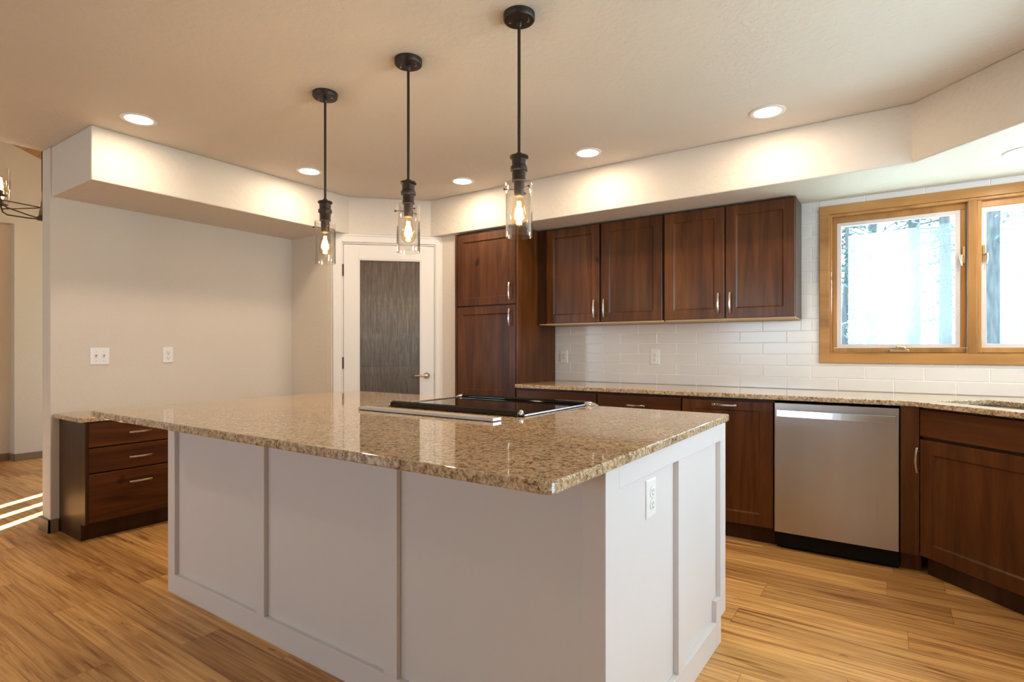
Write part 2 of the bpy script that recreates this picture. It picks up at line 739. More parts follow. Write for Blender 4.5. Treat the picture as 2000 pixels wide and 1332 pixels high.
ed = loop([(-7.80, -.62), (-4.53, -.62), (-4.53, 4.45), (-7.80, 4.45)])
for h in holes:
    ed += loop(h)
bmesh.ops.triangle_fill(bm, use_beauty=True, edges=ed)
ex = bmesh.ops.extrude_face_region(bm, geom=list(bm.faces))
for v in [g for g in ex['geom'] if isinstance(g, bmesh.types.BMVert)]:
    v.co -= SUN * .08
bmesh.ops.recalc_face_normals(bm, faces=bm.faces)
me = bpy.data.meshes.new('ceiling_hall')
bm.to_mesh(me)
bm.free()
me.materials.append(M['pine_boards'])
o = bpy.data.objects.new('ceiling_hall', me)
col.objects.link(o)
o['kind'] = 'structure'
struct('ceiling_hall_front', MB().xprism([(-.62, roofz(-.62)), (-.62, roofz(-.62) + .1), (-4.15, 3.2), (-4.15, 3.1)], -7.8, -4.53), 'pine_boards')
# unseen eaves added to keep direct sun out of the windows
struct('added_sun_eave', MB().box(-7.9, 3.0, 4.46, 5.35, 2.40, 2.52).box(1.55, 3.0, -4.15, 4.45, 2.40, 2.52), 'trim_white')

# baseboards
bb = MB().box(-4.647, -4.468, 1.286, 1.303, 0, .085).box(-4.647, -4.63, 1.303, 4.40, 0, .085).box(-4.485, -4.468, 1.286, 1.345, 0, .085)
struct('baseboard_left', bb, 'base_taupe', .003)
struct('baseboard_hall', MB().box(-7.66, -7.643, 1.92, 4.40, 0, .075).box(-7.66, -7.643, -4.0, .95, 0, .075).box(-7.80, -7.785, .95, 1.905, 0, .075).box(-7.80, -7.66, 1.905, 1.92, 0, .075), 'base_taupe', .003)
struct('baseboard_pantry', MB().box(-4.485, -3.94, 3.060, 3.076, 0, .085), 'base_taupe', .003)

# ------------------------------------------------------------------ pantry door on the diagonal
# local frame: x along the wall to the right, -y towards the room
s2 = math.sqrt(.5)


def diag_origin(c, t):
    """point on the plane X - Y = c at signed distance t along (1,1)/sqrt2 from where X + Y = 0"""
    return Vector(((c) / 2 + t * s2, -(c) / 2 + t * s2, 0))


def diag_t(x, y):
    return (x + y) * s2


cw = -7.045
tl, tr = diag_t(-3.848, 3.136), diag_t(-3.303, 3.681)
org = diag_origin(cw, 0)
RZ45 = R(45)


def place(o, loc, rz):
    o.location = loc
    o.rotation_euler = (0, 0, rz)
    return o


dw = thing('wall_pantry_diagonal', org, None, None, RZ45, kind='structure')
MB().box(tl - .13, tl - .02, 0, .09, 0, HS).box(tr + .02, tr + .09, 0, .09, 0, HS).box(tl - .02, tr + .02, 0, .09, 2.105, HS).build('wall_panel', 'wall_paint', dw)
struct('wall_pantry_side', MB().box(-3.285, -3.084, 3.745, 3.83, 0, HS), 'wall_paint')
door = thing('door_1', org, None, None, RZ45, kind='structure')
cas = MB()
cwid = .068
DT = 2.09
for x0, x1 in ((tl - .015 - cwid, tl - .015), (tr + .015, tr + .015 + cwid)):
    cas.box(x0, x1, -.019, 0, 0, DT + .018 + cwid)
    cas.box(x0 + (.0 if x0 < tl else cwid - .02), x0 + (.02 if x0 < tl else cwid), -.025, -.019, 0, DT + .018 + cwid)
cas.box(tl - .015, tr + .015, -.019, 0, DT + .018, DT + .018 + cwid)
cas.box(tl - .015 - cwid, tr + .015 + cwid, -.025, -.019, DT + cwid, DT + .018 + cwid)
cas.build('door_casing', 'trim_white', door, bevel=.003)
MB().box(tl - .02, tl - .003, -.005, .09, 0, DT + .004).box(tr + .003, tr + .02, -.005, .09, 0, DT + .004).box(tl - .02, tr + .02, -.005, .09, DT + .004, DT + .02).build('door_jamb', 'trim_white', door, bevel=.002)
gl, gr = diag_t(-3.761, 3.223), diag_t(-3.383, 3.601)
g0, g1 = .26, 1.968
sl = MB().box(tl, gl, -.002, .033, .01, DT).box(gr, tr, -.002, .033, .01, DT).box(gl, gr, -.002, .033, .01, g0).box(gl, gr, -.002, .033, g1, DT)
slab = sl.build('door_slab', 'trim_white', door, bevel=.003)
bead = MB()
for (a, b, c, d) in ((gl, gl + .012, g0, g1), (gr - .012, gr, g0, g1), (gl, gr, g0, g0 + .012), (gl, gr, g1 - .012, g1)):
    bead.box(a, b, .002, .012, c, d)
bead.build('glass_bead', 'trim_white', slab, bevel=.003)
pane = MB().box(gl, gr, .013, .019, g0, g1).build('glass_pane', 'rain_glass', slab)
pane['label'] = 'rain textured glass pane'
for z in (1.868, 1.07, .25):
    h = MB().lathe([(.0055, z - .05), (.0055, z + .05)], (tl - .004, -.008, 0), 10).box(tl - .02, tl - .004, -.0035, -.0022, z - .05, z + .05)
    h.build('hinge', 'bronze', door)
hx = diag_t(-3.348, 3.636)
hd = MB().lathe([(0.001, -.014), (.022, -.014), (.029, -.008), (.031, -.002)], (hx, 0, .955), 24, 'Y')
hd.lathe([(.011, -.055), (.011, -.012)], (hx, 0, .955), 16, 'Y')
hd.tube([(hx + .006, -.052, .955), (hx - .02, -.056, .957), (hx - .06, -.054, .958), (hx - .105, -.048, .956)], [.011, .010, .0085, .008], 12)
hd.build('door_handle', 'nickel', slab)
MB().box(tr - .001, tr + .002, -.004, .02, .925, .985).build('strike_plate', 'nickel', door)

# pantry shelves seen through the glass
for i, z in enumerate((.62, 1.0, 1.32, 1.66)):
    sh = thing('pantry_shelf', (-4.2, 3.7, z), ['white pantry shelf behind the rain glass door, lowest of four', 'white pantry shelf behind the rain glass door, second from the bottom',
                                                'white pantry shelf behind the rain glass door, third from the bottom', 'white pantry shelf behind the rain glass door, topmost of four'][i],
               'shelf', group='shelves inside the pantry')
    MB().prism([(-4.485, 3.176), (-4.0, 3.176), (-4.0, 3.95), (-3.16, 3.95), (-3.16, 4.302), (-4.485, 4.302)], z, z + .02).build('shelf_board', 'shelf_white', sh, True, .002)
    MB().box(-4.0, -3.985, 3.20, 3.95, z - .03, z + .022).build('shelf_lip', 'shelf_white', sh, True)

# ------------------------------------------------------------------ backsplash tiles
def tiles():
    X0, X1, Z0, Z1 = -2.44, 1.395, CT + .002, HS
    skip = [(-.409, 1.17, 1.096, 2.137), (-2.44, -.520, 1.386, HS)]
    mb = MB()
    P, G, Q = .0797, .0032, .305

    def one(x0, x1, z0, z1):
        if x1 - x0 < .006 or z1 - z0 < .004:
            return
        yb, yf, b = 4.3017, 4.293, .0024
        vs = [(x0, yb, z0), (x1, yb, z0), (x1, yb, z1), (x0, yb, z1),
              (x0, yf + b, z0), (x1, yf + b, z0), (x1, yf + b, z1), (x0, yf + b, z1),
              (x0 + b, yf, z0 + b), (x1 - b, yf, z0 + b), (x1 - b, yf, z1 - b), (x0 + b, yf, z1 - b)]
        fs = [(8, 9, 10, 11)]
        for i in range(4):
            j = (i + 1) % 4
            fs += [(i, j, 4 + j, 4 + i), (4 + i, 4 + j, 8 + j, 8 + i)]
        mb.add(vs, fs)

    def clip(r, k):
        x0, x1, z0, z1 = r
        a0, a1, b0, b1 = k
        if x1 <= a0 or x0 >= a1 or z1 <= b0 or z0 >= b1:
            return [r]
        out = []
        if x0 < a0:
            out.append((x0, a0, z0, z1))
        if x1 > a1:
            out.append((a1, x1, z0, z1))
        m0, m1 = max(x0, a0), min(x1, a1)
        if z0 < b0:
            out.append((m0, m1, z0, b0))
        if z1 > b1:
            out.append((m0, m1, b1, z1))
        return out
    row = 0
    z = CT
    while z < Z1:
        off = -2.134 if row % 2 == 0 else -2.286
        x = off - 3 * Q
        while x < X1:
            r = (max(x + G / 2, X0), min(x + Q - G / 2, X1), max(z + G / 2, Z0), min(z + P - G / 2, Z1))
            if r[1] > r[0] and r[3] > r[2]:
                rs = [r]
                for k in skip:
                    rs = [q for p in rs for q in clip(p, k)]
                for q in rs:
                    one(*q)
            x += Q
        z += P
        row += 1
    bs = thing('tile_backsplash', (-.5, 4.302, CT), 'long glossy off-white tile backsplash between granite counter and upper cabinets', 'backsplash')
    mb.build('tile', 'glazed_tile', bs, True)
    g = MB()
    for (x0, x1, z0, z1) in ((X0, X1, CT + .001, 1.096), (X0, -.409, 1.096, 1.386), (-.515, -.409, 1.386, HS), (-.409, X1, 2.137, HS), (1.17, X1, 1.096, 2.137)):
        g.box(x0, x1, 4.2955, 4.3018, z0, z1)
    g.build('grout', 'grout', bs, True)


tiles()

# ------------------------------------------------------------------ kitchen window
win = thing('window_1', (.38, 4.302, 1.096), None, None, kind='structure')


def frame4(mb, x0, x1, z0, z1, w, y0, y1):
    """mitred frame of four boards, width w, outer rectangle x0..x1, z0..z1"""
    o = [(x0, z0), (x1, z0), (x1, z1), (x0, z1)]
    i = [(x0 + w, z0 + w), (x1 - w, z0 + w), (x1 - w, z1 - w), (x0 + w, z1 - w)]
    for k in range(4):
        q = (k + 1) % 4
        ring = [o[k], o[q], i[q], i[k]]
        vs = [(x, y0, z) for x, z in ring] + [(x, y1, z) for x, z in ring]
        mb.add(vs, [(0, 1, 2, 3), (7, 6, 5, 4), (0, 4, 5, 1), (1, 5, 6, 2), (2, 6, 7, 3), (3, 7, 4, 0)])
    return mb


hv = frame4(MB(), -.409, 1.17, 1.096, 2.137, .058, 4.278, 4.302)
# boards: split vertical and horizontal for the grain
c1 = frame4(MB(), -.409, 1.17, 1.096, 2.137, .058, 4.279, 4.3015).build('window_casing', 'honey_oak_horizontal', win, True, .003)
frame4(MB(), -.353, 1.113, 1.150, 2.079, .017, 4.287, 4.45).build('window_frame', 'honey_oak', win, True, .003)
MB().box(.360, .402, 4.286, 4.45, 1.16, 2.07).build('mullion', 'honey_oak', win, True, .003)
MB().box(.402, .424, 4.300, 4.45, 1.16, 2.07).build('window_stop', 'honey_oak', win, True, .003)
for k, (a, b, wl, wr) in enumerate(((-.336, .358, .026, .030), (.424, 1.096, .0, .026))):
    f = MB()
    z0, z1 = 1.166, 2.063
    f.box(a, b, 4.322, 4.362, z0, z0 + .030).box(a, b, 4.322, 4.362, z1 - .040, z1)
    if wl:
        f.box(a, a + wl, 4.322, 4.362, z0 + .0302, z1 - .0402)
    f.box(b - wr, b, 4.322, 4.362, z0 + .0302, z1 - .0402)
    sash = f.build('window_sash', 'honey_oak', win, True, .003)
    ia, ib = a + wl, b - wr
    frame4(MB(), ia, ib, z0 + .030, z1 - .040, .024, 4.326, 4.345).build('glazing_bead', 'vinyl_white', sash, True, .002)
    pn = MB().box(ia + .02, ib - .02, 4.3445, 4.3475, z0 + .05, z1 - .06).build('glass_pane', 'window_glass', sash, True)
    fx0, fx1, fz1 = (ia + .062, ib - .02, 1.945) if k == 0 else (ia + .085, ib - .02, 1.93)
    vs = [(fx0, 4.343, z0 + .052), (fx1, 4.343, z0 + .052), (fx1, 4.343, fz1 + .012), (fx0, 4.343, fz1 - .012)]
    hz = MB().add(vs, [(0, 1, 2, 3)]).build('painted_glare', 'painted_haze', sash, True, recalc=False)
    hz['label'] = 'pale sheet painting light haze on the pane'
    # sash lock
    lx = .343 if k == 0 else .434
    L = MB().box(lx - .006, lx + .006, 4.312, 4.322, 1.70, 1.80)
    sg = -1 if k == 0 else 1
    L.tube([(lx, 4.306, 1.745), (lx + sg * .012, 4.300, 1.745)], .0055, 8)
    L.tube([(lx + sg * .012, 4.300, 1.75), (lx + sg * .014, 4.296, 1.72), (lx + sg * .010, 4.294, 1.685)], [.007, .006, .003], 8)
    L.build('latch', 'brass_old', sash, True)
ck = MB().box(-.022, .078, 4.296, 4.322, 1.168, 1.186)
ck.tube([(.012, 4.303, 1.186), (.02, 4.298, 1.20), (.045, 4.296, 1.198), (.062, 4.298, 1.19)], [.007, .0075, .006, .005], 8)
ck.lathe([(.001, .014), (.007, .012), (.009, .004), (.007, 0)], (.018, 4.298, 1.195), 10)
ck.lathe([(.001, .014), (.007, .012), (.009, .004), (.007, 0)], (.052, 4.298, 1.192), 10)
ck.build('crank_handle', 'brass_old', win, True, .002)

# other windows of the room (behind or beside the camera): real frames and panes that let the daylight in


def plain_window(name, axis, c, a0, a1, z0, z1, div):
    w = thing(name, (c, (a0 + a1) / 2, z0) if axis == 'X' else ((a0 + a1) / 2, c, z0), None, None, kind='structure')
    f = MB()

    def bx(p, q, u, v, t=.05):
        if axis == 'X':
            f.box(c - t / 2, c + t / 2, p, q, u, v)
        else:
            f.box(p, q, c - t / 2, c + t / 2, u, v)
    bx(a0, a1, z0, z0 + .05)
    bx(a0, a1, z1 - .05, z1)
    for k in range(div + 1):
        x = a0 + (a1 - a0) * k / div
        bx(max(x - .025, a0), min(x + .025, a1), z0 + .05, z1 - .05)
    f.build('window_frame', 'honey_oak', w, True, .003)
    g = MB()
    for k in range(div):
        p, q = a0 + (a1 - a0) * k / div + .02, a0 + (a1 - a0) * (k + 1) / div - .02
        if axis == 'X':
            g.add([(c, p, z0 + .03), (c, q, z0 + .03), (c, q, z1 - .03), (c, p, z1 - .03)], [(0, 1, 2, 3)])
        else:
            g.add([(p, c, z0 + .03), (q, c, z0 + .03), (q, c, z1 - .03), (p, c, z1 - .03)], [(0, 1, 2, 3)])
    g.build('glass_pane', 'window_glass', w, True)


plain_window('window_2', 'X', 1.475, 2.3, 3.9, 1.152, 2.077, 2)
plain_window('window_3', 'X', 1.475, 1.30, 1.94, .1, 2.2, 1)
plain_window('window_4', 'Y', -4.075, -7.5, -6.2, .6, 2.0, 2)
plain_window('window_6', 'Y', -4.075, -2.95, -1.25, 1.0, 2.05, 2)
plain_window('window_5', 'Y', 4.43, -6.8, -5.5, .2, 1.8, 2)

# ------------------------------------------------------------------ cabinet parts (local frame: x width, z up, front faces -y)


def pull(parent, x, z, L=.14, vertical=True, mat='nickel', y=0.0):
    """bowed flat bar pull on two posts, centre (x, z), on a face at y"""
    m = MB()
    N = 10
    w, t = .0055, .0035
    ring = []
    for i in range(N + 1):
        u = -1 + 2 * i / N
        a = u * L / 2
        d = -.024 - .009 * (1 - u * u)
        ring.append((a, y + d))
    vs, fs = [], []
    for (a, d) in ring:
        for (sx, sy) in ((-w, -t), (w, -t), (w, t), (-w, t)):
            if vertical:
                vs.append((x + sx, d + sy, z + a))
            else:
                vs.append((x + a, d + sy, z + sx))
    for i in range(N):
        for k in range(4):
            k2 = (k + 1) % 4
            fs.append((i * 4 + k, i * 4 + k2, i * 4 + 4 + k2, i * 4 + 4 + k))
    fs += [(0, 1, 2, 3), tuple(N * 4 + k for k in (3, 2, 1, 0))]
    m.add(vs, fs)
    for sgn in (-1, 1):
        a = sgn * L * .34
        p = (x, y, z + a) if vertical else (x + a, y, z)
        q = (x, y - .029, z + a) if vertical else (x + a, y - .029, z)
        m.tube([p, q], .0045, 8)
    o = m.build('handle', mat, parent, bevel=.0012)
    return o


def panel_door(parent, x0, x1, z0, z1, y=0, t=.02, st=.062, rails=None, mat='walnut_vertical', name='door', depth=.008):
    rb, rt = rails or (st, st)
    m = MB()
    b = .0025

    def rect(ins, yy, sl=None):
        l, r, bo, to = ins
        return [(x0 + l, yy, z0 + bo), (x1 - r, yy, z0 + bo), (x1 - r, yy, z1 - to), (x0 + l, yy, z1 - to)]
    loops = [rect((0, 0, 0, 0), y + t), rect((0, 0, 0, 0), y + b), rect((b, b, b, b), y),
             rect((st, st, rb, rt), y), rect((st + .003, st + .003, rb + .003, rt + .003), y + .003),
             rect((st + .009, st + .009, rb + .009, rt + .009), y + depth)]
    vs = [p for l in loops for p in l]
    fs = [(3, 2, 1, 0)]
    for i in range(len(loops) - 1):
        for k in range(4):
            k2 = (k + 1) % 4
            fs.append((i * 4 + k, i * 4 + k2, i * 4 + 4 + k2, i * 4 + 4 + k))
    n = (len(loops) - 1) * 4
    fs.append((n, n + 1, n + 2, n + 3))
    m.add(vs, fs)
    return m.build(name, mat, parent)


def slab_front(parent, x0, x1, z0, z1, y=0, t=.02, mat='walnut_horizontal', name='drawer'):
    return MB().box(x0, x1, y, y + t, z0, z1).build(name, mat, parent, bevel=.003)


# ---- pantry cabinet
pc = thing('pantry_cabinet', (-3.084, 3.70, 0), 'tall dark wood pantry cabinet beside the white glass door', 'cabinet')
W = .644
MB().box(.0005, W - .0185, .022, .597, .1, 2.165).box(.0005, W - .0185, .08, .597, 0, .0995).build('cabinet_body', 'walnut_plain', pc, bevel=.001)
MB().box(W - .018, W, .004, .597, .0, 2.17).build('side_panel', 'walnut_vertical', pc, bevel=.002)
d = panel_door(pc, .026, .620, 1.551, 2.150)
pull(d, .576, 1.652)
d = panel_door(pc, .026, .620, .787, 1.541)
pull(d, .576, 1.442)
panel_door(pc, .026, .620, .112, .777)
MB().box(0, .022, .002, .022, .1, 2.165).build('face_stile', 'walnut_vertical', pc)

# ---- wall cabinets
for k, (xa, xb, doors, lab) in enumerate((
        (-2.438, -1.373, ((-2.352, -1.879), (-1.863, -1.381)), 'dark wood two-door wall cabinet hanging beside the tall pantry cabinet'),
        (-1.371, -.516, ((-1.364, -.949), (-.941, -.519)), 'dark wood two-door wall cabinet with knotty grain hanging nearest the window'))):
    u = thing('wall_cabinet', (xa, 3.995, 1.388), lab, 'cabinet', group='dark wall cabinets over the tile')
    w = xb - xa
    MB().box(0, w, .022, .296, .004, .782).build('cabinet_body', 'walnut_plain', u, bevel=.002)
    MB().box(.002, w - .002, .03, .296, 0, .004).build('underside', 'maple_raw', u)['label'] = 'pale unstained underside'
    MB().box(.012, w, .012, .028, -.001, .011).build('light_rail', 'maple_raw', u, bevel=.001)
    if k == 0:
        MB().box(0, .082, .004, .022, .008, .782).build('filler_strip', 'walnut_plain', u)
    for i, (a, b) in enumerate(doors):
        d = panel_door(u, a - xa, b - xa, .010, .772, st=.066)
        pull(d, (b - xa - .036) if i == 0 else (a - xa + .032), .115)

# ---- base cabinets (front of doors at Y=3.669)
YF = 3.669


def base_box(parent, w, d=.61, x0=0):
    MB().box(x0, x0 + w, .022, d, .1, CB - .004).build('cabinet_body', 'walnut_plain', parent, bevel=.001)
    MB().box(x0, x0 + w, .075, .095, 0, .1).build('toe_kick', 'walnut_plain', parent)


b1 = thing('base_cabinet', (-2.438, YF, 0), 'dark wood drawer base cabinet under the counter beside the tall pantry cabinet', 'cabinet')
base_box(b1, 1.298)
for (a, b, dm) in ((.012, .690, False), (.698, 1.292, True)):
    dr = slab_front(b1, a, b, .737, .868)
    if dm:
        pull(dr, .994, .803, .13, False)
    mid = (a + b) / 2
    for p, q, hx_ in ((a, mid - .002, mid - .04), (mid + .002, b, mid + .04)):
        dd = panel_door(b1, p, q, .112, .729)
        pull(dd, hx_, .64)
b2 = thing('base_cabinet', (-1.138, YF, 0), 'narrow dark wood pull-out base cabinet left of the steel dishwasher', 'cabinet')
base_box(b2, .549)
d = panel_door(b2, .004, .545, .112, .866, st=.072, rails=(.072, .055))
pull(d, .27, .840, .15, False)

# ---- dishwasher
dwm = thing('dishwasher', (-.585, 3.655, 0), 'stainless steel dishwasher with a long bar handle', 'dishwasher')
W = .610
dp = MB().box(0.002, W - .002, 0, .03, .105, .870).build('door_panel', 'brushed_steel', dwm, bevel=.003)
MB().box(0, W, .03, .62, .02, .872).build('tub_body', 'black_plastic', dwm)
MB().box(.004, W - .004, .068, .09, 0, .105).build('kick_plate', 'black_plastic', dwm)
hm = MB()
N = 14
vs, fs = [], []
for i in range(N + 1):
    u = -1 + 2 * i / N
    x = .305 + u * .286
    yb = -.038 - .010 * (1 - u * u)
    for (sy, sz) in ((-.008, -.019), (.008, -.019), (.008, .019), (-.004, .021)):
        vs.append((x, yb + sy, .812 + sz))
for i in range(N):
    for k in range(4):
        k2 = (k + 1) % 4
        fs.append((i * 4 + k, i * 4 + k2, i * 4 + 4 + k2, i * 4 + 4 + k))
fs += [(0, 1, 2, 3), tuple(N * 4 + k for k in (3, 2, 1, 0))]
hm.add(vs, fs)
hm.box(.022, .05, -.034, 0, .796, .828).box(.56, .588, -.034, 0, .796, .828)
hm.build('handle', 'handle_steel', dwm, bevel=.002)
cu = bpy.data.curves.new('badge', 'FONT')
cu.body = 'Whirlpool'
cu.size = .016
cu.extrude = .0004
cu.align_x = 'CENTER'
tmp = bpy.data.objects.new('badge_text', cu)
col.objects.link(tmp)
bpy.context.view_layer.update()
me = bpy.data.meshes.new_from_object(tmp.evaluated_get(bpy.context.evaluated_depsgraph_get()))
col.objects.unlink(tmp)
bpy.data.objects.remove(tmp)
bd = bpy.data.objects.new('badge_lettering', me)
me.materials.clear()
me.materials.append(M['plain_grey'])
col.objects.link(bd)
bd.parent = dp
bd.location = (.314, -.0003, .186)
bd.rotation_euler = (R(90), 0, 0)

# ---- corner sink cabinet on the diagonal (front plane X+Y = 3.777)
cs = 3.777
u0 = (.109 - 3.668) * s2
sk = thing('sink_cabinet', (.109, 3.668, 0), 'dark wood corner sink cabinet set at an angle beside the dishwasher', 'cabinet', R(-45))
SW = .90
MB().box(0, SW, .022, .28, .1, .60).build('cabinet_body', 'walnut_plain', sk)
MB().box(0, SW, .022, .06, .60, CB - .003).build('face_frame', 'walnut_plain', sk)
MB().box(0, SW, .055, .075, 0, .1).build('toe_kick', 'walnut_plain', sk)
slab_front(sk, .004, SW - .004, .730, .872, name='false_drawer_front')
for (a, b, hx_) in ((.004, SW / 2 - .002, .035), (SW / 2 + .002, SW - .004, SW - .035)):
    pass
d = panel_door(sk, .004, SW - .004, .104, .714, st=.070)
pull(d, .012, .606, .135, True)
# filler between dishwasher and angled cabinet
fl = MB().box(.029, .110, 3.672, 3.70, .1, CB - .003).box(.029, .12, 3.738, 3.76, 0, .1)
tag(fl.build('filler_panel', 'walnut_vertical'), 'narrow dark wood filler strip between dishwasher and angled sink cabinet', 'cabinet panel')

# ---- base cabinet on the right-hand run, past the picture edge
b3 = thing('base_cabinet', (.772, 3.0, 0), 'dark wood base cabinet beyond the angled sink cabinet along the side wall', 'cabinet', R(-90))
base_box(b3, .95, .62)
for a, b in ((.004, .473), (.477, .946)):
    dr = slab_front(b3, a, b, .737, .868)
    pull(dr, (a + b) / 2, .803, .13, False)
    dd = panel_door(b3, a, b, .112, .729)
    pull(dd, b - .04 if a < .1 else a + .04, .64)


# ------------------------------------------------------------------ granite slabs
def slab_mesh(name, outer, inner, z0, z1, parent=None, bevel=.0045):
    bm = bmesh.new()

    def lp(pts):
        vs = [bm.verts.new((p[0], p[1], z0)) for p in pts]
        return [bm.edges.new((vs[i], vs[(i + 1) % len(vs)])) for i in range(len(vs))]
    e = lp(outer)
    for h in inner:
        e += lp(h)
    bmesh.ops.triangle_fill(bm, use_beauty=True, edges=e)
    ex = bmesh.ops.extrude_face_region(bm, geom=list(bm.faces))
    for v in [g for g in ex['geom'] if isinstance(g, bmesh.types.BMVert)]:
        v.co.z = z1
    bmesh.ops.recalc_face_normals(bm, faces=bm.faces)
    bmesh.ops.dissolve_limit(bm, angle_limit=R(1), verts=bm.verts, edges=bm.edges)
    me = bpy.data.meshes.new(name)
    bm.to_mesh(me)
    bm.free()
    me.materials.append(M['granite'])
    o = bpy.data.objects.new(name, me)
    col.objects.link(o)
    b = o.modifiers.new('edge', 'BEVEL')
    b.width = bevel
    b.segments = 3
    b.limit_method = 'ANGLE'
    b.angle_limit = R(35)
    return o


def rounded(pts, r, n=5):
    """round the convex corners of a polygon"""
    out = []
    N = len(pts)
    for i in range(N):
        p, a, b = Vector(pts[i]), Vector(pts[i - 1]), Vector(pts[(i + 1) % N])
        rr = r[i] if isinstance(r, (list, tuple)) else r
        if rr <= 0:
            out.append(tuple(p))
            continue
        d1, d2 = (a - p).normalized(), (b - p).normalized()
        for k in range(n + 1):
            t = k / n
            q = (p + d1 * rr) * (1 - t) ** 2 + p * 2 * t * (1 - t) + (p + d2 * rr) * t ** 2
            out.append(tuple(q))
    return out


def uv(u, v):
    return ((u + v) * s2, (v - u) * s2)


hole = rounded([uv(-2.52, 2.747), uv(-1.66, 2.747), uv(-1.66, 3.105), uv(-2.52, 3.105)], .03)
ccd = 3.712
outer = [(-2.438, 4.294), (-2.438, 3.652), (ccd - 3.652, 3.652), (.75, ccd - .75), (.75, 2.04), (1.398, 2.04), (1.398, 4.294)]
tag(slab_mesh('granite_countertop', outer, [hole], CB, CT), 'long speckled granite countertop along the tile wall with sink cutout', 'countertop')

# sink
sk2 = thing('kitchen_sink', (*uv(-2.09, 2.926), .69), 'stainless steel undermount sink in the corner granite counter below the window', 'sink', R(-45))
x0, x1, y0, y1, zb = -.435, .435, -.184, .184, -.005
m = MB()
h = CB - .69 - .001
m.add([(x0, y0, h), (x1, y0, h), (x1, y1, h), (x0, y1, h), (x0 + .02, y0 + .02, 0), (x1 - .02, y0 + .02, 0), (x1 - .02, y1 - .02, 0), (x0 + .02, y1 - .02, 0)],
      [(4, 5, 6, 7), (0, 1, 5, 4), (1, 2, 6, 5), (2, 3, 7, 6), (3, 0, 4, 7)])
bs = m.build('basin', 'sink_steel', sk2, bevel=.004)
MB().lathe([(.001, .004), (.03, .004), (.042, .001)], (0, 0, 0), 20).build('drain', 'chrome', sk2)

# desk counter
tag(slab_mesh('desk_countertop', [(-4.483, 1.318), (-4.032, 1.318), (-4.032, 3.07), (-4.483, 3.07)], [], .741, .769), 'low granite desk counter along the plain left wall', 'countertop')
# desk drawer cabinet, front faces +X
dk = thing('desk_cabinet', (-4.051, 1.352, 0), 'low dark wood three-drawer desk cabinet against the plain wall', 'cabinet', R(90))
W = .60
MB().box(0, W, .022, .430, .1, .741).box(0, W, .075, .430, 0, .1).build('cabinet_body', 'walnut_plain', dk, bevel=.001)
MB().box(-.001, .016, .002, .431, .11, .741).box(-.001, .016, .070, .431, 0, .111).build('side_panel', 'walnut_plain', dk)
for (za, zb2, hz) in ((.582, .732, .655), (.423, .574, .496), (.116, .415, .337)):
    dr = slab_front(dk, .017, W - .012, za, zb2)
    pull(dr, .298, hz, .135, False)

# ------------------------------------------------------------------ island
isl = thing('kitchen_island', (-1.75, 1.319, 0), 'large white panelled kitchen island with board and batten sides', 'kitchen island')
A0, A1 = Vector((-.602, 1.319)), Vector((-.574, 2.436))
du = (A1 - A0).normalized()
nr = Vector((du.y, -du.x))
T = .019


def endp(s, off=0):
    p = A0 + du * s + nr * off
    return (p.x, p.y)


core = MB()
cx = -2.909
RX0, RX1, RY = -1.985, -1.235, 1.885


def core_quad(za, zb3, sback):
    b0 = endp(sback, -T)
    f0 = endp(T, -T)
    # U-shaped so the range stands in its own gap
    core.prism([(cx, 1.338), (f0[0], 1.338), (f0[0], 1.338), (endp(.06, -T)[0], endp(.06, -T)[1]), b0, (RX1, b0[1]), (RX1, RY), (RX0, RY), (RX0, b0[1]), (cx, b0[1])][:2]
               + [b0, (RX1, b0[1]), (RX1, RY), (RX0, RY), (RX0, b0[1]), (cx, b0[1])], za, zb3)


core_quad(.1, CB - .002, 1.113)
core_quad(0, .1, 1.047)
core.build('island_body', 'island_white', isl, True)
# front face boards
MB().box(-2.928, -.604, 1.319, 1.338, 0, .094).build('base_rail', 'island_white', isl, True, .0015)
for (a, b) in ((-2.928, -2.861), (-2.171, -2.110), (-1.413, -1.349), (-.668, -.6035)):
    MB().box(a, b, 1.319, 1.338, .094, CB - .002).build('batten', 'island_white', isl, True, .0015)
MB().box(-2.928, -2.909, 1.338, 2.42, 0, CB - .002).build('end_panel', 'island_white', isl, True, .0015)


# right end boards, in the end's own slightly turned line
def endboard(name, s0, s1, z0, z1):
    MB().prism([endp(s0, 0), endp(s1, 0), endp(s1, -T), endp(s0, -T)], z0, z1).build(name, 'island_white', isl, True, .0015)


endboard('corner_stile', .0, .081, 0, CB - .002)
endboard('top_rail', .081, 1.118, .816, CB - .002)
endboard('batten', .547, .613, .1, .816)
endboard('rear_stile', 1.045, 1.118, .185, .816)
endboard('toe_block', .990, 1.118, .103, .185)
endboard('toe_stile', .990, 1.052, .0, .103)
endboard('base_rail', .081, .990, 0, .1)
# work side doors (far side)
for (a, b) in ((-2.90, RX0 - .01), (RX1 + .01, -.60)):
    n = 2 if b - a > .75 else 1
    for k in range(n):
        p, q = a + (b - a) * k / n + .003, a + (b - a) * (k + 1) / n - .003
        MB().box(p, q, 2.432, 2.452, .12, .86).build('cabinet_door', 'island_white', isl, True, .003)

rr = .022
isl_top = rounded([(-2.935, .994), (-.5735, .994), (-.566, 2.482), (-1.222, 2.482), (-1.222, RY + .005), (-1.995, RY + .005), (-1.995, 2.482), (-2.935, 2.482)], [rr, rr, rr, 0, 0, 0, 0, rr])
tag(slab_mesh('island_countertop', isl_top, [], CB, CT, bevel=.005), 'large polished speckled granite slab topping the white island', 'countertop')

